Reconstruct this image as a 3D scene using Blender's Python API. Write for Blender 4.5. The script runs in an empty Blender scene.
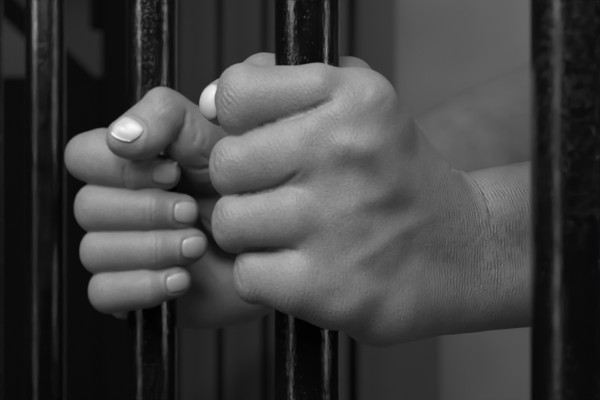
import bpy, math, random
import numpy as np
from mathutils import Vector, Matrix

# ------------------------------------------------------------------ camera, world, lights, exposure
S = bpy.context.scene
COL = S.collection
CAMZ = 1.30
cam_d = bpy.data.cameras.new('camera'); cam = bpy.data.objects.new('camera', cam_d); COL.objects.link(cam)
cam.location = (0, 0, CAMZ); cam.rotation_euler = (math.radians(90), 0, 0)
cam_d.sensor_width = 36; cam_d.lens = 72; cam_d.clip_start = 0.02
cam_d.dof.use_dof = True; cam_d.dof.focus_distance = 0.42; cam_d.dof.aperture_fstop = 17
S.camera = cam
S.view_settings.view_transform = 'Standard'; S.view_settings.look = 'None'
S.view_settings.exposure = 0; S.view_settings.gamma = 1; S.view_settings.use_curve_mapping = False
w = bpy.data.worlds.new('world'); S.world = w; w.use_nodes = True
w.node_tree.nodes['Background'].inputs[0].default_value = (1, 1, 1, 1)
w.node_tree.nodes['Background'].inputs[1].default_value = 0.02

def area(name, loc, target, sx, sy, power):
    d = bpy.data.lights.new(name, 'AREA'); d.shape = 'RECTANGLE'; d.size = sx; d.size_y = sy; d.energy = power
    o = bpy.data.objects.new(name, d); COL.objects.link(o); o.location = loc
    v = Vector(target) - Vector(loc); o.rotation_euler = v.to_track_quat('-Z', 'Y').to_euler()
    return o
area('window_daylight', (-0.98, -0.12, 2.05), (0, 0.45, 1.3), 0.34, 1.0, 8.0)
area('corridor_lamp', (1.9, -0.25, 1.5), (0, 0.45, 1.3), 0.03, 1.6, 6.5)
area('doorway_light', (-1.75, -0.68, 1.3), (0, 0.45, 1.3), 0.03, 2.0, 4)  # added narrow strip, only there to draw thin highlights down the bars
area('corridor_ceiling_lamp', (0.0, -0.85, 2.25), (0, 0.45, 1.3), 0.8, 0.4, 13)  # added fill from behind the camera to brighten the palm and hands
area('ceiling_lamp', (-0.30, -0.25, 2.2), (0, 0.45, 1.3), 0.5, 0.3, 9)
area('back_room_lamp', (1.6, 2.6, 2.45), (0.9, 4.0, 1.3), 0.5, 0.4, 13)

# ------------------------------------------------------------------ helpers
def setp(o, label=None, cat=None, group=None, kind=None):
    if label: o['label'] = label
    if cat: o['category'] = cat
    if group: o['group'] = group
    if kind: o['kind'] = kind
    return o
def link_mesh(name, verts, faces, mat=None, parent=None, smooth=False):
    me = bpy.data.meshes.new(name); me.from_pydata(verts, [], faces); me.update()
    if smooth: me.polygons.foreach_set('use_smooth', [True]*len(me.polygons))
    if mat: me.materials.append(mat)
    o = bpy.data.objects.new(name, me); COL.objects.link(o)
    if parent: o.parent = parent
    return o
def empty(name, loc):
    o = bpy.data.objects.new(name, None); COL.objects.link(o); o.location = loc; return o
def box(name, lo, hi, mat, parent=None, bevel=0.0, off=(0, 0, 0)):
    x0, y0, z0 = [a-b for a, b in zip(lo, off)]; x1, y1, z1 = [a-b for a, b in zip(hi, off)]
    v = [(x0,y0,z0),(x1,y0,z0),(x1,y1,z0),(x0,y1,z0),(x0,y0,z1),(x1,y0,z1),(x1,y1,z1),(x0,y1,z1)]
    f = [(0,3,2,1),(4,5,6,7),(0,1,5,4),(1,2,6,5),(2,3,7,6),(3,0,4,7)]
    o = link_mesh(name, v, f, mat, parent)
    if bevel:
        m = o.modifiers.new('bevel', 'BEVEL'); m.width = bevel; m.segments = 3
    return o
def cyl(name, x, y, z0, z1, r, mat, parent=None, n=64, nz=1):
    v = []; f = []
    for k in range(nz+1):
        z = z0+(z1-z0)*k/nz
        v += [(x+r*math.cos(2*math.pi*i/n), y+r*math.sin(2*math.pi*i/n), z) for i in range(n)]
    for k in range(nz):
        for i in range(n):
            a = k*n+i; b = k*n+(i+1) % n; f.append((a, b, b+n, a+n))
    f.append(tuple(range(n-1, -1, -1))); f.append(tuple(range(nz*n, nz*n+n)))
    o = link_mesh(name, v, f, mat, parent, True)
    o.data.polygons[-1].use_smooth = False; o.data.polygons[-2].use_smooth = False
    return o

def new_mat(name, grey, rough=0.6, spec=0.5):
    m = bpy.data.materials.new(name); m.use_nodes = True
    b = m.node_tree.nodes['Principled BSDF']
    b.inputs['Base Color'].default_value = (grey, grey, grey, 1)
    b.inputs['Roughness'].default_value = rough; b.inputs['Specular IOR Level'].default_value = spec
    return m, m.node_tree.nodes, m.node_tree.links, b
def ramp(N, L, src, p0, c0, p1, c1):
    r = N.new('ShaderNodeMapRange'); r.inputs[1].default_value = p0; r.inputs[2].default_value = p1
    r.inputs[3].default_value = c0; r.inputs[4].default_value = c1
    L.new(src, r.inputs[0]); return r.outputs[0]
def noise(N, L, vec, scale, detail=3, rough=0.5, dist=0.0):
    n = N.new('ShaderNodeTexNoise'); n.inputs['Scale'].default_value = scale; n.inputs['Detail'].default_value = detail
    n.inputs['Roughness'].default_value = rough; n.inputs['Distortion'].default_value = dist
    if vec is not None: L.new(vec, n.inputs['Vector'])
    return n.outputs['Fac']
def mapping(N, L, sc):
    t = N.new('ShaderNodeTexCoord'); m = N.new('ShaderNodeMapping'); m.inputs['Scale'].default_value = sc
    L.new(t.outputs['Object'], m.inputs[0]); return m.outputs[0]
def math_n(N, L, op, a, b=None, c=None):
    m = N.new('ShaderNodeMath'); m.operation = op
    for i, x in enumerate((a, b, c)):
        if x is None: continue
        if isinstance(x, (int, float)): m.inputs[i].default_value = x
        else: L.new(x, m.inputs[i])
    return m.outputs[0]

def mat_wall(name, grey, var=0.12):
    m, N, L, b = new_mat(name, grey, 0.8, 0.2)
    f = noise(N, L, mapping(N, L, (1, 1, 1)), 2.5, 5)
    v = ramp(N, L, f, 0.3, grey*(1-var), 0.7, grey*(1+var))
    c = N.new('ShaderNodeCombineColor')
    for i in range(3): L.new(v, c.inputs[i])
    L.new(c.outputs[0], b.inputs['Base Color'])
    bp = N.new('ShaderNodeBump'); bp.inputs['Strength'].default_value = 0.2; bp.inputs['Distance'].default_value = 0.003
    L.new(noise(N, L, mapping(N, L, (1, 1, 1)), 60, 3), bp.inputs['Height']); L.new(bp.outputs[0], b.inputs['Normal'])
    return m
def mat_bar(name):
    m, N, L, b = new_mat(name, 0.003, 0.3, 0.4)
    # thick brushed-on gloss paint: vertical streaks and small runs, with grit
    s1 = noise(N, L, mapping(N, L, (1, 1, 0.12)), 260, 3, 0.55, 0.4)
    s2 = noise(N, L, mapping(N, L, (1, 1, 0.45)), 900, 3, 0.6)
    s3 = noise(N, L, mapping(N, L, (1, 1, 0.3)), 60, 2, 0.5)
    h = math_n(N, L, 'ADD', math_n(N, L, 'MULTIPLY', s1, 0.7), math_n(N, L, 'MULTIPLY', s2, 0.35))
    h = math_n(N, L, 'ADD', h, math_n(N, L, 'MULTIPLY', s3, 1.6))
    grit = ramp(N, L, noise(N, L, mapping(N, L, (1, 1, 0.7)), 1500, 2, 0.6), 0.56, 0.0, 0.72, 1.0)
    area_ = ramp(N, L, noise(N, L, mapping(N, L, (1, 1, 0.5)), 45, 3, 0.6), 0.42, 0.25, 0.6, 1.0)
    h = math_n(N, L, 'ADD', h, math_n(N, L, 'MULTIPLY', math_n(N, L, 'MULTIPLY', grit, area_), 0.28))
    bp = N.new('ShaderNodeBump'); bp.inputs['Strength'].default_value = 1.0; bp.inputs['Distance'].default_value = 0.0004
    L.new(h, bp.inputs['Height']); L.new(bp.outputs[0], b.inputs['Normal'])
    worn = ramp(N, L, noise(N, L, mapping(N, L, (1, 1, 0.35)), 420, 4, 0.65), 0.40, 0.0, 0.66, 1.0)
    worn2 = ramp(N, L, noise(N, L, mapping(N, L, (1, 1, 0.6)), 30, 2, 0.5), 0.35, 0.25, 0.62, 1.0)
    L.new(math_n(N, L, 'MULTIPLY', worn, worn2), b.inputs['Coat Weight']); b.inputs['Coat Roughness'].default_value = 0.08
    bc = N.new('ShaderNodeBump'); bc.inputs['Strength'].default_value = 1.0; bc.inputs['Distance'].default_value = 0.00010
    L.new(h, bc.inputs['Height']); L.new(bc.outputs[0], b.inputs['Coat Normal'])
    r = noise(N, L, mapping(N, L, (1, 1, 0.4)), 180, 4, 0.6)
    L.new(ramp(N, L, r, 0.3, 0.08, 0.75, 0.24), b.inputs['Roughness'])
    return m
def attr(N, name):
    a = N.new('ShaderNodeAttribute'); a.attribute_name = name; return a.outputs['Fac']
def mat_skin(name, grey):
    m, N, L, b = new_mat(name, grey, 0.5, 0.45)
    oc = mapping(N, L, (1, 1, 1))
    mot = noise(N, L, oc, 70, 5, 0.6)
    fine = noise(N, L, oc, 900, 2, 0.5)
    v = math_n(N, L, 'ADD', ramp(N, L, mot, 0.3, grey*0.86, 0.7, grey*1.12), ramp(N, L, fine, 0.3, -grey*0.07, 0.7, grey*0.07))
    v = math_n(N, L, 'MULTIPLY', v, ramp(N, L, attr(N, 'tan'), 0, 1.0, 1, 0.64))  # forearm shade painted into the base colour
    c = N.new('ShaderNodeCombineColor')
    for i in range(3): L.new(v, c.inputs[i])
    L.new(c.outputs[0], b.inputs['Base Color'])
    b.inputs['Subsurface Weight'].default_value = 0.12
    b.inputs['Subsurface Radius'].default_value = (1, 1, 1); b.inputs['Subsurface Scale'].default_value = 0.002
    L.new(ramp(N, L, mot, 0.3, 0.42, 0.7, 0.58), b.inputs['Roughness'])
    # lines across the limb, strongest where the skin folds (attributes hold mm along the limb and fold amount)
    dist = noise(N, L, oc, 190, 4, 0.6)
    ph = math_n(N, L, 'ADD', math_n(N, L, 'MULTIPLY', attr(N, 'along'), 4.3), math_n(N, L, 'MULTIPLY', dist, 13.0))
    wv = math_n(N, L, 'SINE', ph)
    gate = ramp(N, L, noise(N, L, oc, 300, 3), 0.4, 0.05, 0.62, 1.0)
    wv = math_n(N, L, 'MULTIPLY', math_n(N, L, 'MULTIPLY', wv, attr(N, 'fold')), gate)
    vo = N.new('ShaderNodeTexVoronoi'); vo.feature = 'F1'; vo.inputs['Scale'].default_value = 1500; L.new(oc, vo.inputs['Vector'])
    h = math_n(N, L, 'ADD', math_n(N, L, 'MULTIPLY', wv, 0.16), math_n(N, L, 'MULTIPLY', vo.outputs['Distance'], 0.13))
    h = math_n(N, L, 'ADD', h, math_n(N, L, 'MULTIPLY', noise(N, L, oc, 420, 3, 0.6), 0.14))
    bp = N.new('ShaderNodeBump'); bp.inputs['Strength'].default_value = 1.0; bp.inputs['Distance'].default_value = 0.0007
    L.new(h, bp.inputs['Height']); L.new(bp.outputs[0], b.inputs['Normal'])
    return m

M_bar = mat_bar('black_gloss_paint')
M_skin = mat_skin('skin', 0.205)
M_nail, N_, L_, B_ = new_mat('nail', 0.33, 0.34, 0.5)
M_tip, *_ = new_mat('nail_free_edge', 0.85, 0.4, 0.5)
M_thumbnail, *_ = new_mat('thumbnail', 0.42, 0.34, 0.5)
M_pale, *_ = new_mat('pale_nail', 0.47, 0.35, 0.5)
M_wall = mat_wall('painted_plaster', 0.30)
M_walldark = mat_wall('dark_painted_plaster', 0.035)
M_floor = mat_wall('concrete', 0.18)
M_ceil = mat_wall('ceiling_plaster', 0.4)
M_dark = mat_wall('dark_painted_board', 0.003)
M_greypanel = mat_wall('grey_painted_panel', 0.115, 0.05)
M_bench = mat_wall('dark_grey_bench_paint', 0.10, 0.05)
M_far, *_ = new_mat('far_black_paint', 0.004, 0.5, 0.3)
M_cloth = mat_wall('dark_cloth', 0.02)
M_hair = mat_wall('dark_hair', 0.01)
M_shoe, *_ = new_mat('shoe_leather', 0.01, 0.4, 0.4)

# ------------------------------------------------------------------ the setting
def struct(o): o['kind'] = 'structure'; return o
X0, X1, Y0, Y1, ZC = -2.4, 2.6, -2.2, 4.2, 2.7
struct(box('floor', (X0, Y0, -0.1), (X1, Y1, 0), M_floor))
struct(box('ceiling', (X0, Y0, ZC), (X1, Y1, ZC+0.1), M_ceil))
struct(box('wall_back', (X0, Y1, 0), (X1, Y1+0.1, ZC), M_wall))
struct(box('wall_left', (X0-0.1, Y0, 0), (X0, Y1, ZC), M_walldark))
struct(box('wall_right', (X1, Y0, 0), (X1+0.1, Y1, ZC), M_walldark))
struct(box('wall_front', (X0, Y0-0.1, 0), (X1, Y0, ZC), M_walldark))

# near grille: one row of painted bars running away to the left
g = empty('barred_grille', (0.0024, 0.406, 0)); setp(g, 'near row of thick glossy black round iron bars gripped by the two hands', 'bars')
dX, dY = -0.0672, 0.1225
for k in (-1, 0, 1, 2, 3, 4):
    bx_, by_ = ({-1: (0.0662, 0.287), 0: (0.0024, 0.406), 1: (-0.0651, 0.528), 2: (-0.140, 0.660)}.get(k) or (-0.140+dX*(k-2), 0.660+dY*(k-2)*1.06))
    cyl('bar', bx_-g.location.x, by_-g.location.y, 0.10, 2.55, 0.011, M_bar, g, 96)
def flat_rail(z):
    a = Vector((0.0662-0.0675*-1.2, 0.287-0.1225*1.2)); b = Vector((-0.140+dX*3, 0.660+dY*3.2))
    a = Vector((0.105, 0.217)); u = (b-a).normalized(); n = Vector((-u.y, u.x))*0.02
    c = [a+n, b+n, b-n, a-n]
    v = [(p.x-g.location.x, p.y-g.location.y, zz) for zz in (z, z+0.012) for p in c]
    link_mesh('rail', v, [(0,1,2,3),(7,6,5,4),(0,4,5,1),(1,5,6,2),(2,6,7,3),(3,7,4,0)], M_bar, g)
flat_rail(0.09); flat_rail(2.5)

# darker painted door panel closing the left of the back wall, and a low dark bench in front of the lighter wall
def pxbox(name, x0, x1, y0, y1, Y, dep, mat, **k):   # box given by its outline on a plane Y metres away
    return box(name, ((x0-300)*Y/1200, Y, max(0, CAMZ+(200-y1)*Y/1200)), ((x1-300)*Y/1200, Y+dep, CAMZ+(200-y0)*Y/1200), mat, **k)
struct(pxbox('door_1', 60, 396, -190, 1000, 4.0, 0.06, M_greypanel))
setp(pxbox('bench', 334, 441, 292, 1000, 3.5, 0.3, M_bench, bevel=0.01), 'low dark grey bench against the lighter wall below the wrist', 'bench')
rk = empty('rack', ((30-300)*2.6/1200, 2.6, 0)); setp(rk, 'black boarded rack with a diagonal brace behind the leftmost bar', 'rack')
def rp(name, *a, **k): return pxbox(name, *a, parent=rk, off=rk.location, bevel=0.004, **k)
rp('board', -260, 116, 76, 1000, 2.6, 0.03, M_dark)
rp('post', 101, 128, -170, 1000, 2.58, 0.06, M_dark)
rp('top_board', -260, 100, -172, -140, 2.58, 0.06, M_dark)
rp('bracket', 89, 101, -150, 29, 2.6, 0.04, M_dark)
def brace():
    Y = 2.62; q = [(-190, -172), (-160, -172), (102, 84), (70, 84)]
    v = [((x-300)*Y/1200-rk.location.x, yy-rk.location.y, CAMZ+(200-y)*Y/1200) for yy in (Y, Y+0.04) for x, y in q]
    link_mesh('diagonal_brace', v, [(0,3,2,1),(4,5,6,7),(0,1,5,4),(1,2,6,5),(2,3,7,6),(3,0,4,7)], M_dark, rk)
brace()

# far grille, in front of the grey back wall
fg = empty('far_grille', (-0.1, 3.3, 0)); setp(fg, 'distant blurred row of thin dark vertical bars in front of the grey back wall', 'bars')
for k in range(-1, 4):
    px = 220+44*k+{0: 0, 1: 1, 3: 1}.get(k, 0)
    cyl('bar', (px-300)*3.3/1200+0.1, 0, 0.02, 2.6, 0.0105 if k != 3 else 0.016, M_far, fg, 24)
box('rail', (-0.42, 3.27, 0), (0.30, 3.33, 0.03), M_far, fg, off=fg.location)
box('rail', (-0.42, 3.27, 2.6), (0.30, 3.33, 2.64), M_far, fg, off=fg.location)

# ------------------------------------------------------------------ the person: a distance field (mm, origin at lens height) meshed as one surface
F32 = np.float32
def P(px, py, Y): return np.array([(px-300)*Y/1200.0, Y, (200-py)*Y/1200.0], F32)
def V(*a): return np.array(a, F32)
def dot(a, b): return (a*b).sum(-1)
def cone(p, a, b, ra, rb, flat=None):
    """tapered capsule; flat=(axis, k) widens it by k along a direction"""
    if flat is not None:
        ax = np.array(flat[0], F32); ax /= np.linalg.norm(ax); s = F32(1/flat[1])
        mid = (a+b)/2
        p = p-mid; p = p+dot(p, ax)[..., None]*ax*(s-1)
        a = a-mid; b = b-mid
        a = a+a.dot(ax)*ax*(s-1); b = b+b.dot(ax)*ax*(s-1)
    pa = p-a; ba = b-a
    h = np.clip(dot(pa, ba)/F32(max(ba.dot(ba), 1e-6)), 0, 1)
    return np.sqrt(dot(pa-h[..., None]*ba, pa-h[..., None]*ba))-(ra+(rb-ra)*h)
def ell(p, c, r, ax=None):
    q = p-c
    if ax is not None: q = q@np.array(ax, F32).T
    r = np.array(r, F32)
    k0 = np.sqrt(dot(q/r, q/r)); k1 = np.sqrt(dot(q/(r*r), q/(r*r)))
    return k0*(k0-1)/np.maximum(k1, 1e-6)
def smin(a, b, k):
    h = np.maximum(k-np.abs(a-b), 0)/k
    return np.minimum(a, b)-h*h*k*F32(0.25)
def smax(a, b, k): return -smin(-a, -b, k)
def chain(p, pts, rs, k=2.5, flat=None):
    d = None
    for i in range(len(pts)-1):
        c = cone(p, pts[i], pts[i+1], rs[i], rs[i+1], flat)
        d = c if d is None else smin(d, c, k)
    return d

# --- right hand (back of the hand towards the lens), on the bar at (2.4, 406)
RW = P(478, 249.5, 441); RE = np.array([282, 578, 0], F32)
RI = [P(249, 101, 386), P(318, 92.5, 384), P(360, 103, 391)]
RM = [P(237.5, 167, 386), P(296, 156, 382), P(350, 157, 386)]
RR = [P(239, 223, 386), P(295, 216, 382), P(344, 216, 387)]
RP = [P(259.5, 275, 388), P(300, 280, 384), P(336, 289, 389)]
RT = [P(222, 104, 412), P(264, 79, 427), P(348, 85, 426), P(415, 200, 441)]
def sstep(x, a, b):
    t = np.clip((x-a)/(b-a), 0, 1); return t*t*(3-2*t)
def right_thumb(p):   # passes behind the bar and over the index finger
    th = chain(p, [RT[0], RT[1], RT[2]], (7.6, 8.6, 9.2), 3)
    th = smin(th, ell(p, (RT[0]+RT[1])/2+V(2, 1, -1), (9, 8.4, 8.6)), 4)
    return th
def right_hand(p):
    # back of the hand: metacarpals
    pal = cone(p, RI[2], P(424, 196, 428), 9.8, 12)
    pal = smin(pal, cone(p, RM[2], P(448, 222, 430), 10.6, 14), 10)
    pal = smin(pal, cone(p, RR[2], P(452, 255, 432), 10.6, 14), 10)
    pal = smin(pal, cone(p, RP[2], P(450, 286, 434), 11.6, 13), 10)
    # palm flesh behind the metacarpals, thenar and little-finger side pads
    pal = smin(pal, cone(p, P(374, 136, 408), P(426, 222, 442), 11.5, 14), 8)
    pal = smin(pal, cone(p, P(380, 304, 404), P(440, 300, 431), 14.5, 12), 8)
    pal = smin(pal, cone(p, P(355, 180, 404), P(420, 240, 431), 11, 16), 8)
    # flesh between the finger roots
    pal = smin(pal, cone(p, P(338, 126, 387), P(375, 130, 393), 8.5, 9.5), 8)
    pal = smin(pal, cone(p, P(322, 188, 386), P(365, 186, 391), 8.0, 10.0), 8)
    pal = smin(pal, cone(p, P(318, 250, 386), P(365, 250, 392), 8.0, 10.0), 8)
    # raised knuckles
    pal = smin(pal, ell(p, P(355, 151, 379.6), (7.5, 5.2, 3.8)), 5)
    pal = smin(pal, ell(p, P(374, 101, 385.5), (5.5, 5, 5.0)), 6)
    # thumb base
    pal = smin(pal, cone(p, RT[2], RT[3], 9.0, 12.5), 7)
    pal = smin(pal, ell(p, P(352, 84, 421), (6, 6, 6)), 3)
    def fin(f, rs, mid, dip, tip, rr, fl):
        prox = chain(p, f, rs, 3, ((0, 0, 1), fl))
        e = V(-0.17*rs[0], 0, 0); z = V(0, 0, 0.36*rs[0])
        prox = smin(prox, cone(p, f[0]+e+z, f[0]+e-z, rs[0]*0.80, rs[0]*0.80), 1.5)
        dist = chain(p, [f[0], mid, dip, tip], rr, 2)
        return prox, dist
    A = [fin(RI, (10.5, 8.0, 9.0), V(-19.5, 396, 33), V(-17, 409, 32), V(-3, 426, 31), (10.0, 8.2, 8, 7.5), 1.08),
         fin(RM, (8.6, 9.6, 10.6), V(-20.5, 400, 10), V(-17, 413, 9), V(-2, 426, 8), (8.8, 8.6, 8, 7.5), 1.10),
         fin(RR, (8.3, 9.4, 10.4), V(-20, 400, -7.5), V(-17, 413, -8.5), V(-2, 425, -9), (8.4, 8.2, 8, 7.5), 1.10),
         fin(RP, (8.2, 10.2, 11.0), V(-14, 400, -25), V(-12, 413, -25), V(-2, 424, -25), (7.8, 7.4, 7, 6.8), 1.08)]
    # the creases between neighbouring fingers fade out where the webs begin
    x = p[:, 0]
    ks = [0.7+10*sstep(x, a-5, a+16) for a in (10.0, -1.5, -3.5)]
    A[1] = (smin(A[1][0], cone(p, P(268, 150, 384), P(338, 121, 382.5), 7.8, 8.6), 4), A[1][1])
    d = None; pr = None
    for i, (prox, dist) in enumerate(A):
        f = smin(prox, dist, 1.5)
        d = f if d is None else smin(d, f, 0.7)
        pr = prox if pr is None else smin(pr, prox, ks[i-1])
    d = np.minimum(d, smin(pr, pal, 6.5))
    th = right_thumb(p)
    thp = cone(p, RT[1], RT[2], 8.6, 9.2)
    d = smin(d, th, 0.9); d = np.minimum(d, smin(thp, pal, 4))
    return d
def right_arm(p):
    # wrist oval in section: radius and ulna side by side, then forearm, elbow, upper arm
    u = np.array([0, 0, 1], F32)
    d = cone(p, RW+u*11.2+V(3, 1, 0), RE+u*14, 18.5, 32)
    d = smin(d, cone(p, RW-u*11, RE-u*14, 19.0, 32), 8)
    d = smin(d, ell(p, RW+np.array([115, 32, -3], F32), (75, 32, 40), [[.95, .31, 0], [-.31, .95, 0], [0, 0, 1]]), 20)
    return d

# --- left hand (palm side towards the lens), on the bar at (-65, 528)
LW = P(316, 244, 580); LE = np.array([188, 727, 60], F32)
LI = [P(88, 157, 513), P(139, 169, 504), P(163.5, 173, 506)]
LM = [P(100.5, 208, 513), P(150, 210, 504.5), P(181, 212, 507)]
LR = [P(103.5, 251.5, 513), P(155, 249.5, 504.5), P(190, 245.5, 507)]
LP = [P(111, 291, 513), P(148, 288, 505), P(175, 281, 507)]
LK = [P(163, 168, 547), P(160, 210, 549), P(161, 250, 548), P(163, 288, 545)]
LT = [P(126, 138, 489), P(160, 118, 496), P(213, 160, 517), P(280, 222, 560)]
def left_thumb(p):
    th = cone(p, LT[0], LT[1], 8.2, 10.6)
    th = smin(th, ell(p, P(145, 140, 489.5), (10.5, 8.2, 7.6), [[.93, 0, .37], [0, 1, 0], [-.37, 0, .93]]), 3)
    th = smin(th, ell(p, P(162, 99, 497), (5.5, 6.5, 4.8)), 4)
    th2 = chain(p, [P(168, 115, 500), P(192, 136, 507), LT[2]], (10.2, 11.6, 13.0), 3)
    th2 = smin(th2, cone(p, P(188, 142, 504), P(203, 160, 515), 8.5, 9.5), 4)
    return smin(th, th2, 1.8), th2
def left_hand(p):
    pal = cone(p, LK[0], P(282, 205, 572), 11, 13)
    pal = smin(pal, cone(p, LK[1], P(290, 225, 576), 11.5, 14), 9)
    pal = smin(pal, cone(p, LK[2], P(290, 245, 576), 11, 14), 9)
    pal = smin(pal, cone(p, LK[3], P(288, 268, 574), 10, 14), 9)
    pal = smin(pal, cone(p, P(205, 298, 552), P(270, 262, 566), 13.5, 19.5), 9)   # little-finger side pad
    pal = smin(pal, cone(p, P(176, 300, 547), P(240, 290, 558), 11.5, 15.5), 8)
    pal = smin(pal, cone(p, P(228, 178, 531), LT[3], 12.5, 17), 8)           # thenar
    pal = smin(pal, ell(p, P(224, 202, 532), (13, 10, 20), [[.9, .3, .3], [-.32, .95, 0], [-.29, -.1, .95]]), 9)
    pal = smin(pal, cone(p, P(196, 160, 522), P(240, 172, 536), 9.5, 10.5), 7)
    pal = smin(pal, cone(p, P(178, 166, 526), P(205, 178, 534), 9, 9.5), 6)
    fs = []
    for f, k, rs in ((LI, LK[0], (9.0, 9.0, 7.2)), (LM, LK[1], (10.3, 8.9, 7.6)), (LR, LK[2], (9.2, 8.3, 7.5)), (LP, LK[3], (8.8, 7.8, 6.8))):
        prox = chain(p, [k, f[0]], (10.2, rs[0]*0.98), 2)
        e = V(-0.17*rs[0], 0, 0); z = V(0, 0, 0.20*rs[0])
        prox = smin(prox, cone(p, f[0]+e+z, f[0]+e-z, rs[0]*0.80, rs[0]*0.80), 1.5)
        # finger pads are fuller on the side that presses the bar, and slightly waisted at the joints
        if f is LP: prox = smin(prox, cone(p, P(124, 302, 531), k, 7.4, 9), 3)
        dist = chain(p, list(f), rs, 2.0)
        dist = smin(dist, cone(p, f[0]*0.75+f[1]*0.25, f[0]*0.3+f[1]*0.7, rs[0]*0.95, rs[1]*1.0), 3)
        if f is LI: dist = smin(dist, ell(p, P(104, 157, 511), (11, 10.5, 12.2)), 5)
        fs.append((prox, dist))
    d = None
    for prox, dist in fs:
        f = smin(prox, dist, 3); d = f if d is None else smin(d, f, 0.8)
    for prox, dist in fs: d = np.minimum(d, smin(prox, pal, 4))
    th, th2 = left_thumb(p)
    d = smin(d, th, 0.8); d = np.minimum(d, smin(th2, pal, 5))
    d = smin(d, cone(p, P(173, 150, 512), P(177, 155, 519), 6.0, 7), 1.5)
    return d
def left_arm(p):
    u = np.array([-.2, .05, .95], F32)
    d = cone(p, LW+u*9, LE+u*11, 18.0, 35)
    d = smin(d, cone(p, LW-u*9, LE-u*12, 19.5, 34), 8)
    d = smin(d, ell(p, LW*0.5+LE*0.5+V(6, 5, -2), (70, 34, 38), [[.75, .6, .3], [-.62, .78, 0], [-.23, -.19, .95]]), 20)
    return d

RS = np.array([405, 520, 215], F32); LS = np.array([250, 858, 215], F32); MID = (RS+LS)/2
SD = (LS-RS)/np.linalg.norm(LS-RS); FW = np.array([-.87, -.49, 0], F32)      # across the shoulders; the way the person faces
BAX = [list(SD), list(FW), [0, 0, 1]]
def B(s, f, z): return MID+SD*F32(s)+FW*F32(f)+np.array([0, 0, z], F32)
def torso(p):
    d = ell(p, B(0, -25, -60), (165, 105, 190), BAX)
    d = smin(d, ell(p, B(0, -20, -280), (145, 98, 190), BAX), 60)
    d = smin(d, ell(p, B(0, -30, -430), (165, 112, 120), BAX), 50)
    d = smin(d, cone(p, B(-150, -15, 0), B(150, -15, 0), 58, 58), 50)
    return d
def legs(p):
    d = None
    for s in (-1, 1):
        f = chain(p, [B(85*s, -30, -480), B(95*s, -15, -940), B(95*s, -40, -1440)], (82, 56, 38), 20)
        f = smin(f, cone(p, B(95*s, -50, -1480), B(105*s, 110, -1487), 34, 27), 25)
        d = f if d is None else smin(d, f, 10)
    return d
def body_rest(p):
    d = torso(p)
    d = smin(d, cone(p, RS, RE, 50, 37), 30); d = smin(d, cone(p, LS, LE, 50, 39), 30)
    d = smin(d, capped(p, legs, V(60, 380, -1310), V(480, 900, -390), 70), 25)
    d = smin(d, cone(p, B(0, -25, 20), B(0, 5, 125), 56, 52), 25)
    d = smin(d, capped(p, head, V(60, 400, 50), V(460, 900, 460), 60), 14)
    return d
def head(p):
    h = ell(p, B(0, 0, 235), (76, 96, 92), BAX)
    h = smin(h, ell(p, B(0, 28, 175), (58, 62, 68), BAX), 25)
    h = smin(h, cone(p, B(0, 92, 210), B(0, 108, 178), 7, 12), 9)
    h = smin(h, ell(p, B(0, 86, 145), (24, 10, 9), BAX), 8)
    for s in (-1, 1):
        h = smax(h, -ell(p, B(31*s, 98, 212), (19, 14, 11), BAX), 10)
        h = smin(h, ell(p, B(31*s, 78, 211), (14, 13, 11), BAX), 3)
        h = smin(h, ell(p, B(78*s, -5, 200), (9, 17, 31), BAX), 6)
    return h
def capped(p, f, lo, hi, far=8.0):
    """evaluate f only near its box; elsewhere a cheap lower bound"""
    q = np.maximum(np.maximum(lo-p, p-hi), 0); bd = np.sqrt(dot(q, q))
    out = bd+F32(far)
    m = bd <= far
    if m.any(): out[m] = f(p[m])
    return out
def person_sdf(p):
    d = body_rest(p)
    ra = capped(p, right_arm, V(30, 390, -90), V(340, 640, 60), 30)
    la = capped(p, left_arm, V(-40, 530, -80), V(260, 790, 140), 30)
    d = smin(d, ra, 14); d = smin(d, la, 14)
    rh = capped(p, right_hand, V(-45, 366, -62), V(95, 480, 62), 22)
    lh = capped(p, left_hand, V(-112, 474, -75), V(40, 610, 62), 22)
    return np.minimum(np.minimum(d, smin(np.maximum(ra, F32(-40)), rh, 9)), smin(la, lh, 9))

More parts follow.
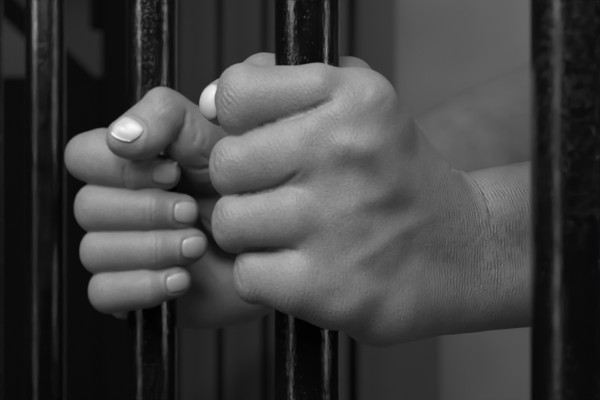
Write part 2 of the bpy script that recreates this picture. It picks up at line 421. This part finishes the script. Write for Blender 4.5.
def axis_grid(lo, f0, f1, hi, h, g, hmax):
    mid = list(np.arange(f0, f1+h/2, h))
    def grow(x, end, s):
        out = []; st = h
        while (x-end)*s < 0:
            st = min(st*g, hmax); x += s*st; out.append(x)
        return out
    return np.array(grow(mid[0], lo, -1)[::-1]+mid+grow(mid[-1], hi, 1), F32)
def surface_nets(fn, gx, gy, gz, BS=8, slack=1.25):
    G = []
    for a in (gx, gy, gz):
        n = len(a); r = (-(n-1)) % BS
        if r: a = np.concatenate([a, a[-1]+(a[-1]-a[-2])*np.arange(1, r+1)]).astype(F32)
        G.append(a)
    gx, gy, gz = G
    nb = [(len(a)-1)//BS for a in G]
    c = [(a[0:-1:BS]+a[BS::BS])/2 for a in G]; e = [(a[BS::BS]-a[0:-1:BS])/2 for a in G]
    C = np.stack(np.meshgrid(*c, indexing='ij'), -1).reshape(-1, 3)
    E = np.stack(np.meshgrid(*e, indexing='ij'), -1).reshape(-1, 3)
    D = np.concatenate([fn(C[i:i+40000]) for i in range(0, len(C), 40000)])
    act = np.nonzero(np.abs(D) < np.sqrt((E*E).sum(1))*slack+2)[0]
    bi, bj, bk = np.unravel_index(act, nb)
    o = np.arange(BS+1)
    NY, NZ = len(gy), len(gz)
    keys = []; poss = []; edges = []
    CH = 500
    for s in range(0, len(act), CH):
        I = (bi[s:s+CH, None]*BS+o); J = (bj[s:s+CH, None]*BS+o); K = (bk[s:s+CH, None]*BS+o)
        n = len(I); sh = (n, BS+1, BS+1, BS+1)
        II = np.broadcast_to(I[:, :, None, None], sh); JJ = np.broadcast_to(J[:, None, :, None], sh); KK = np.broadcast_to(K[:, None, None, :], sh)
        pts = np.stack([gx[II], gy[JJ], gz[KK]], -1)
        d = fn(pts.reshape(-1, 3)).reshape(sh)
        ins = d < 0
        # cells
        acc = np.zeros((n, BS, BS, BS, 3), F32); cnt = np.zeros((n, BS, BS, BS), F32)
        sl = (slice(0, BS), slice(1, BS+1))
        for ax in range(3):
            others = [q for q in range(3) if q != ax]
            for u in (0, 1):
                for v_ in (0, 1):
                    ia = [slice(None)]+[None]*3; ia[1+others[0]] = sl[u]; ia[1+others[1]] = sl[v_]
                    ib = list(ia); ia[1+ax] = sl[0]; ib[1+ax] = sl[1]
                    ia = tuple(ia); ib = tuple(ib)
                    cr = ins[ia] != ins[ib]
                    da = d[ia]; db = d[ib]
                    t = np.where(cr, da/np.where(cr, da-db, 1), 0)[..., None]
                    acc += np.where(cr[..., None], pts[ia]*(1-t)+pts[ib]*t, 0); cnt += cr
        mk = cnt > 0
        ci = II[:, :BS, :BS, :BS][mk]; cj = JJ[:, :BS, :BS, :BS][mk]; ck = KK[:, :BS, :BS, :BS][mk]
        keys.append((ci.astype(np.int64)*NY+cj)*NZ+ck); poss.append(acc[mk]/cnt[mk][:, None])
        for ax in range(3):
            ia = (slice(None), sl[0], sl[0], sl[0]); ib = [slice(None), sl[0], sl[0], sl[0]]; ib[1+ax] = sl[1]; ib = tuple(ib)
            cr = ins[ia] != ins[ib]
            edges.append((ax, II[ia][cr], JJ[ia][cr], KK[ia][cr], ins[ia][cr]))
    keys = np.concatenate(keys); poss = np.concatenate(poss)
    od = np.argsort(keys); keys = keys[od]; poss = poss[od]
    quads = []
    for ax, i, j, k, inside in edges:
        if len(i) == 0: continue
        st = [(1, 2), (2, 0), (0, 1)][ax]
        q = []
        for du, dv in ((0, 0), (-1, 0), (-1, -1), (0, -1)):
            c3 = [i.astype(np.int64), j.astype(np.int64), k.astype(np.int64)]
            c3[st[0]] = c3[st[0]]+du; c3[st[1]] = c3[st[1]]+dv
            q.append((c3[0]*NY+c3[1])*NZ+c3[2])
        q = np.stack(q, 1); q[~inside] = q[~inside][:, ::-1]
        quads.append(q)
    q = np.concatenate(quads)
    ix = np.searchsorted(keys, q); ix = np.minimum(ix, len(keys)-1)
    ok = (keys[ix] == q).all(1)
    return poss, ix[ok]
def grad(fn, p, e=0.35):
    g = np.zeros_like(p); 
    for a in range(3):
        o = np.zeros(3, F32); o[a] = e
        g[:, a] = fn(p+o)-fn(p-o)
    return g/np.maximum(np.linalg.norm(g, axis=1, keepdims=True), 1e-6)
def in_chunks(fn):
    def f(p): return np.concatenate([fn(p[i:i+120000]) for i in range(0, len(p), 120000)])
    return f
def np_mesh(name, v, f, mat, parent=None):
    me = bpy.data.meshes.new(name)
    me.vertices.add(len(v)); me.vertices.foreach_set('co', np.ascontiguousarray(v, F32).ravel())
    me.loops.add(f.size); me.loops.foreach_set('vertex_index', np.ascontiguousarray(f, np.int32).ravel())
    me.polygons.add(len(f)); me.polygons.foreach_set('loop_start', np.arange(0, f.size, 4, dtype=np.int32))
    me.polygons.foreach_set('use_smooth', np.ones(len(f), bool))
    me.update(calc_edges=True); me.validate(); me.materials.append(mat)
    o = bpy.data.objects.new(name, me); COL.objects.link(o)
    if parent: o.parent = parent
    return o
import time; T0 = time.time()
H = 0.8
gx = axis_grid(-112, -108, 116, 560, H, 1.09, 9); gy = axis_grid(364, 370, 592, 960, H, 1.09, 9); gz = axis_grid(-1310, -64, 64, 600, H, 1.09, 14)
verts, quads = surface_nets(person_sdf, gx, gy, gz)
sdfc = in_chunks(person_sdf)
for _ in range(2):
    n = grad(sdfc, verts); dd = sdfc(verts); verts = verts-n*np.clip(dd, -.5, .5)[:, None]
print('PERSON', len(verts), len(quads), time.time()-T0)


# --- nails: plates that follow the finger under them; the skin is pressed down beneath and raised round them
def frame(u, n):
    n = np.array(n, F32); n /= np.linalg.norm(n); u = np.array(u, F32); u = u-u.dot(n)*n; u /= np.linalg.norm(u)
    return u, n, np.cross(n, u)
NAILS = [  # centre, towards the tip, outwards, half length, half width
    ('index', P(166.5, 174.5, 500), (.9, .42, 0), (.40, -.9, .02), 5.9, 5.3, 0),
    ('middle', P(188.3, 213, 500), (.9, .42, 0), (.42, -.9, .02), 6.0, 5.5, 0),
    ('ring', P(196.5, 249, 500), (.9, .42, .08), (.42, -.9, 0), 6.2, 5.7, 0),
    ('little', P(180, 282.5, 500), (.88, .42, .22), (.42, -.9, -.1), 5.7, 4.8, 0),
    ('thumb', P(126.5, 131, 481), (-.584, -.5, -.6), (-.12, -.74, .66), 5.9, 6.3, 1),
    ('right_thumb', P(210, 102, 404), (-.35, .2, -.9), (-.85, -.5, .12), 9, 7.4, 2)]
def project(pts, n, fn, start=14):
    q = pts+n*start; 
    for _ in range(26): q = q-n*np.clip(fn(q)*0.9, -1, 3)[:, None]
    return q
def superell(s, t, e=3.0): return (np.abs(s)**e+np.abs(t)**e)**(1/e)
nail_meshes = []
for nm, c, u, n, hl, hw, style in NAILS:
    u, n, v = frame(u, n)
    hand = {'right_thumb': right_thumb, 'thumb': lambda q: left_thumb(q)[0]}.get(nm, left_hand)
    c = V(*c); ray = V(c[0], c[1], c[2]); ray /= np.linalg.norm(ray)
    c = project(c[None], -ray, hand)[0]
    nu, nv = 22, 20
    A_, B_ = np.meshgrid(np.linspace(-1, 1, nu), np.linspace(-1, 1, nv), indexing='ij')
    # square to rounded plate, rounder at the root
    s_ = B_*np.sqrt(1-0.32*A_**2*np.where(A_ < 0, 1.0, 0.75)); t_ = A_*np.sqrt(1-0.34*B_**2)
    pts = (c+u*(t_.ravel()*hl)[:, None]+v*(s_.ravel()*hw)[:, None]).astype(F32)
    q = pts
    for _ in range(8): q = q-grad(hand, q)*np.clip(hand(q), -2, 2)[:, None]
    g0 = grad(hand, q)
    edge = np.clip((1-np.maximum(np.abs(A_), np.abs(B_)).ravel())*4, 0, 1)
    lift = 0.02+0.24*edge+np.where(A_.ravel() > 0.5, 0.25*(A_.ravel()-0.5), 0)
    q = q+g0*lift[:, None]
    fcs = [(i*nv+j, (i+1)*nv+j, (i+1)*nv+j+1, i*nv+j+1) for i in range(nu-1) for j in range(nv-1)]
    nail_meshes.append((q, fcs, style, nu, nv))
    # skin round the nail
    near = np.nonzero(((verts-c)**2).sum(1) < (max(hl, hw)*1.9)**2)[0]
    r = verts[near]-c; gn = grad(hand, verts[near])
    facing = np.clip(dot(gn, n)*3+0.3, 0, 1)
    ss = dot(r, v)/hw; tt = dot(r, u)/hl
    m = superell(ss, tt)
    k = facing
    root = np.clip(0.7-tt*0.6, 0.15, 1)
    disp = np.where(m < 1, -0.35*np.clip((1-m)*5, 0, 1), 0)+0.42*root*np.exp(-((m-1.13)/0.13)**2)-0.18*np.exp(-((m-1.0)/0.04)**2)
    verts[near] += gn*(disp*k)[:, None]

# --- folds and creases cut into the skin: (points, width mm, depth mm, Y range)
nrm = grad(sdfc, verts)
PX = 300+1200*verts[:, 0]/verts[:, 1]; PY = 200-1200*verts[:, 2]/verts[:, 1]
facing = np.clip(-nrm[:, 1]*3+0.6, 0, 1)
def seg_dist(pts):
    best = np.full(len(verts), 1e3, F32); tt = np.zeros(len(verts), F32)
    L = len(pts)-1
    for i in range(L):
        ax, ay = pts[i]; bx, by = pts[i+1]
        ux, uy = bx-ax, by-ay
        h = np.clip(((PX-ax)*ux+(PY-ay)*uy)/(ux*ux+uy*uy), 0, 1)
        d = np.hypot(PX-ax-h*ux, PY-ay-h*uy); mk = d < best
        best = np.where(mk, d, best); tt = np.where(mk, (i+h)/L, tt)
    return best*verts[:, 1]/1200, tt
RH, LH = (370, 480), (474, 600)
CREASES = [
    ([(222, 88), (219.5, 100), (221, 112)], 0.55, 0.35, RH), ([(227, 86), (225, 100), (227, 114)], 0.55, 0.25, RH),
    ([(214, 152), (213, 166), (216, 178)], 0.55, 0.35, RH), ([(219, 150), (218, 166), (221, 180)], 0.55, 0.25, RH),
    ([(215, 206), (214.5, 222), (217, 236)], 0.55, 0.35, RH), ([(220, 206), (219.5, 224), (222, 238)], 0.55, 0.25, RH),
    ([(236, 262), (237, 276), (243, 288)], 0.55, 0.3, RH), ([(241, 258), (243, 275), (249, 290)], 0.55, 0.2, RH),
    # knuckle, tendons and veins of the back of the hand stand out (negative depth), hollows beside them
    ([(322, 151), (352, 144), (386, 149)], 4.4, -1.1, RH), ([(322, 172), (360, 175), (398, 190)], 5.5, 1.0, RH),
    ([(366, 92), (376, 96), (384, 104)], 3.6, -0.5, RH),
    ([(372, 158), (384, 168), (400, 184), (430, 208), (462, 225)], 4.5, -0.6, (370, 446)),
    ([(452, 212), (418, 222), (396, 232), (374, 250), (352, 264), (325, 278)], 2.8, -0.75, (370, 440)),
    ([(402, 196), (370, 201), (350, 208), (320, 214)], 2.8, -0.45, RH),
    ([(356, 220), (384, 213), (414, 212)], 4.5, 0.8, RH),
    ([(318, 299), (344, 298), (366, 288)], 4.0, 0.7, RH),
    ([(440, 254), (404, 276), (380, 294), (345, 308)], 3.2, -0.5, (370, 440)),
    # the lines where neighbouring fingers press together
    ([(256, 127.5), (277, 121.5), (301, 114.5), (319, 106), (338, 98)], 0.7, 0.9, RH),
    ([(232, 194.5), (255, 192), (272, 189), (285, 183), (300, 172)], 0.7, 0.9, RH),
    ([(240, 250), (262, 249.5), (286, 249), (300, 251)], 0.7, 0.9, RH),
    # left thumb and palm
    ([(187, 110), (186, 124), (177, 138), (174, 146)], 0.8, 1.3, LH), ([(193, 120), (198, 132), (194, 145)], 0.8, 0.6, LH),
    ([(203, 126), (207, 138), (203, 148)], 0.9, 0.3, LH),
    ([(170, 98), (160, 103), (152, 112)], 0.9, 0.28, LH), ([(172, 104), (163, 108), (156, 114)], 0.8, 0.25, LH),
    ([(186, 167), (200, 170), (216, 167)], 0.9, 1.1, LH), ([(196, 186), (206, 186), (217, 182)], 0.9, 0.8, LH), ([(200, 155), (209, 160), (216, 158)], 0.9, 0.4, LH),
    ([(198, 215), (212, 228), (222, 238), (240, 262)], 1.4, 0.5, LH), ([(205, 262), (220, 280), (226, 300)], 1.4, 0.4, LH), ([(232, 250), (243, 275), (246, 300)], 1.2, 0.3, LH),
    ([(126, 163), (124, 176), (126, 188)], 0.7, 0.5, LH), ([(131, 165), (129, 176), (131, 187)], 0.6, 0.35, LH),
    ([(147, 196), (146, 210), (147, 226)], 0.6, 0.5, LH), ([(152, 195), (151, 210), (152, 226)], 0.6, 0.4, LH),
    ([(153, 238), (152, 250), (153, 263)], 0.6, 0.45, LH), ([(158, 237), (157, 250), (158, 263)], 0.6, 0.35, LH),
    ([(146, 275), (146, 288), (147, 301)], 0.7, 0.22, LH),
]
total = np.zeros(len(verts), F32)
for pts, wd, dp, (ya, yb) in CREASES:
    d_, t_ = seg_dist(pts)
    m = (verts[:, 1] > ya) & (verts[:, 1] < yb)
    fade = np.clip(np.minimum(t_, 1-t_)*(5 if wd < 1.5 else 3)+(0.25 if wd < 1.5 else 0.0), 0, 1); fade = fade*fade*(3-2*fade)
    total -= np.where(m, dp*np.exp(-(d_/wd)**2)*fade, 0)
# the deep wrist fold: the skin of the hand laps over the forearm in a step
WF = [(450, 169), (464, 173), (475, 181), (483, 195), (488, 212), (490, 232)]
d_, t_ = seg_dist(WF)
xs = np.interp(PY, [q[1] for q in WF], [q[0] for q in WF])
sd_ = np.where(PX < xs, -d_, d_)
fade = np.clip((1-t_)*2.2, 0, 1)*np.clip(t_*6+0.3, 0, 1)
total += np.where((verts[:, 1] > 400) & (verts[:, 1] < 500), fade*np.where(sd_ < 0, 0.75*np.exp(-(sd_/2.6)**2), -1.6*np.exp(-sd_/3.2)), 0)
total *= facing
verts = verts+nrm*total[:, None]

# skin colour darkened along the forearms, standing in for weaker light there
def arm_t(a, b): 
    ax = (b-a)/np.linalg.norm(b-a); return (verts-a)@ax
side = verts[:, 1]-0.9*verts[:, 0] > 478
arm_shade_ = np.where(side, np.clip((arm_t(LW, LE)+5)/45, 0, 1), np.clip((arm_t(RW, RE)+12)/30, 0, 1))
# --- fold strength and running length (mm), read by the skin material
along = verts[:, 0]+0.35*verts[:, 1]+0.005*(verts[:, 2]+28)**2
fold = np.where(verts[:, 1] < 460, 0.3, 0.12).astype(F32)
def patch(px, py, rx, ry, amt, rng):
    global fold
    g_ = amt*np.exp(-((PX-px)/rx)**2-((PY-py)/ry)**2)
    fold = np.maximum(fold, np.where((verts[:, 1] > rng[0]) & (verts[:, 1] < rng[1]), g_, 0))
patch(490, 235, 60, 100, 2.0, (400, 520)); patch(560, 240, 60, 90, 1.2, (420, 560))
for a in ((228, 100, 12, 26), (222, 165, 12, 22), (222, 222, 12, 22), (243, 278, 12, 20)): patch(*a, 0.8, RH)
for a in ((86, 158, 12, 18), (86, 208, 12, 18), (90, 251, 12, 16), (96, 292, 12, 14), (128, 172, 8, 18), (150, 210, 8, 18), (156, 250, 8, 16), (146, 288, 8, 14), (165, 100, 14, 14)): patch(*a, 0.5, LH)
BASE = V(*(MID[:2]), -CAMZ*1000)          # the person's origin: on the floor between the feet
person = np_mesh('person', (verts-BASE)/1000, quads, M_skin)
for an, arr in (('along', along), ('fold', fold), ('tan', arm_shade_)):
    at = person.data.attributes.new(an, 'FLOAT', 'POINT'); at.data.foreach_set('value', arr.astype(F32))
person.location = (BASE[0]/1000, BASE[1]/1000, 0)
setp(person, 'person with bare forearms gripping two black bars, one fist in front of the other hand', 'person')
print('DONE', time.time()-T0)

for q, fcs, style, nu, nv in nail_meshes:
    o = link_mesh('fingernail', [tuple(x) for x in (q-BASE)/1000], fcs, M_nail, person, True)
    o.data.materials.append(M_tip)
    if style == 1:
        o.data.materials[0] = M_thumbnail; o['label'] = 'pale thumbnail with a white free edge'
        for k_, pl in enumerate(o.data.polygons):
            if k_//(nv-1) >= nu-4: pl.material_index = 1
    if style == 2:
        o.data.materials[0] = M_pale
        o['label'] = 'long pale thumbnail'
    sm = o.modifiers.new('plate', 'SOLIDIFY'); sm.thickness = 0.0005; sm.offset = -1

# --- clothes, hair and shoes of the person (all beyond the right edge of the photograph's frame)
def sh_upper(p, part): return cone(p, RS, RS+(RE-RS)*F32(part), 54, 50), cone(p, LS, LS+(LE-LS)*F32(part), 54, 50)
def shirt(p):
    a, b = sh_upper(p, 0.38); d = smin(smin(torso(p), a, 30), b, 30)-9
    d = smax(d, -(p[:, 2]-MID[2]+470), 4)
    return smax(d, -ell(p, B(0, -5, 90), (72, 75, 50), BAX), 5)
def trousers(p):
    d = smin(legs(p), ell(p, B(0, -30, -430), (165, 112, 120), BAX), 40)-9
    return smax(smax(d, p[:, 2]-MID[2]+440, 4), -(p[:, 2]-MID[2]+1440), 4)
def hair(p):
    d = ell(p, B(0, -12, 245), (86, 100, 98), BAX)
    return smax(d, -ell(p, B(0, 95, 165), (95, 75, 95), BAX), 5)
def shoe(s):
    return lambda p: smax(smin(cone(p, B(95*s, -50, -1478), B(105*s, 110, -1482), 42, 36), cone(p, B(95*s, -40, -1455), B(95*s, -40, -1400), 44, 44), 12), -(p[:, 2]+1299), 3)
def garment(name, fn, lo, hi, h, mat):
    g_ = [np.arange(a, b, h).astype(F32) for a, b in zip(lo, hi)]
    v, f = surface_nets(fn, *g_)
    return np_mesh(name, (v-BASE)/1000, f, mat, person)
garment('shirt', shirt, (20, 330, -330), (560, 960, 330), 9, M_cloth)
garment('trousers', trousers, (60, 380, -1200), (520, 960, -160), 11, M_cloth)
garment('hair', hair, (100, 450, 300), (460, 860, 620), 5, M_hair)
for sd in (-1, 1): garment('shoe', shoe(sd), (60, 380, -1306), (520, 900, -1130), 6, M_shoe)
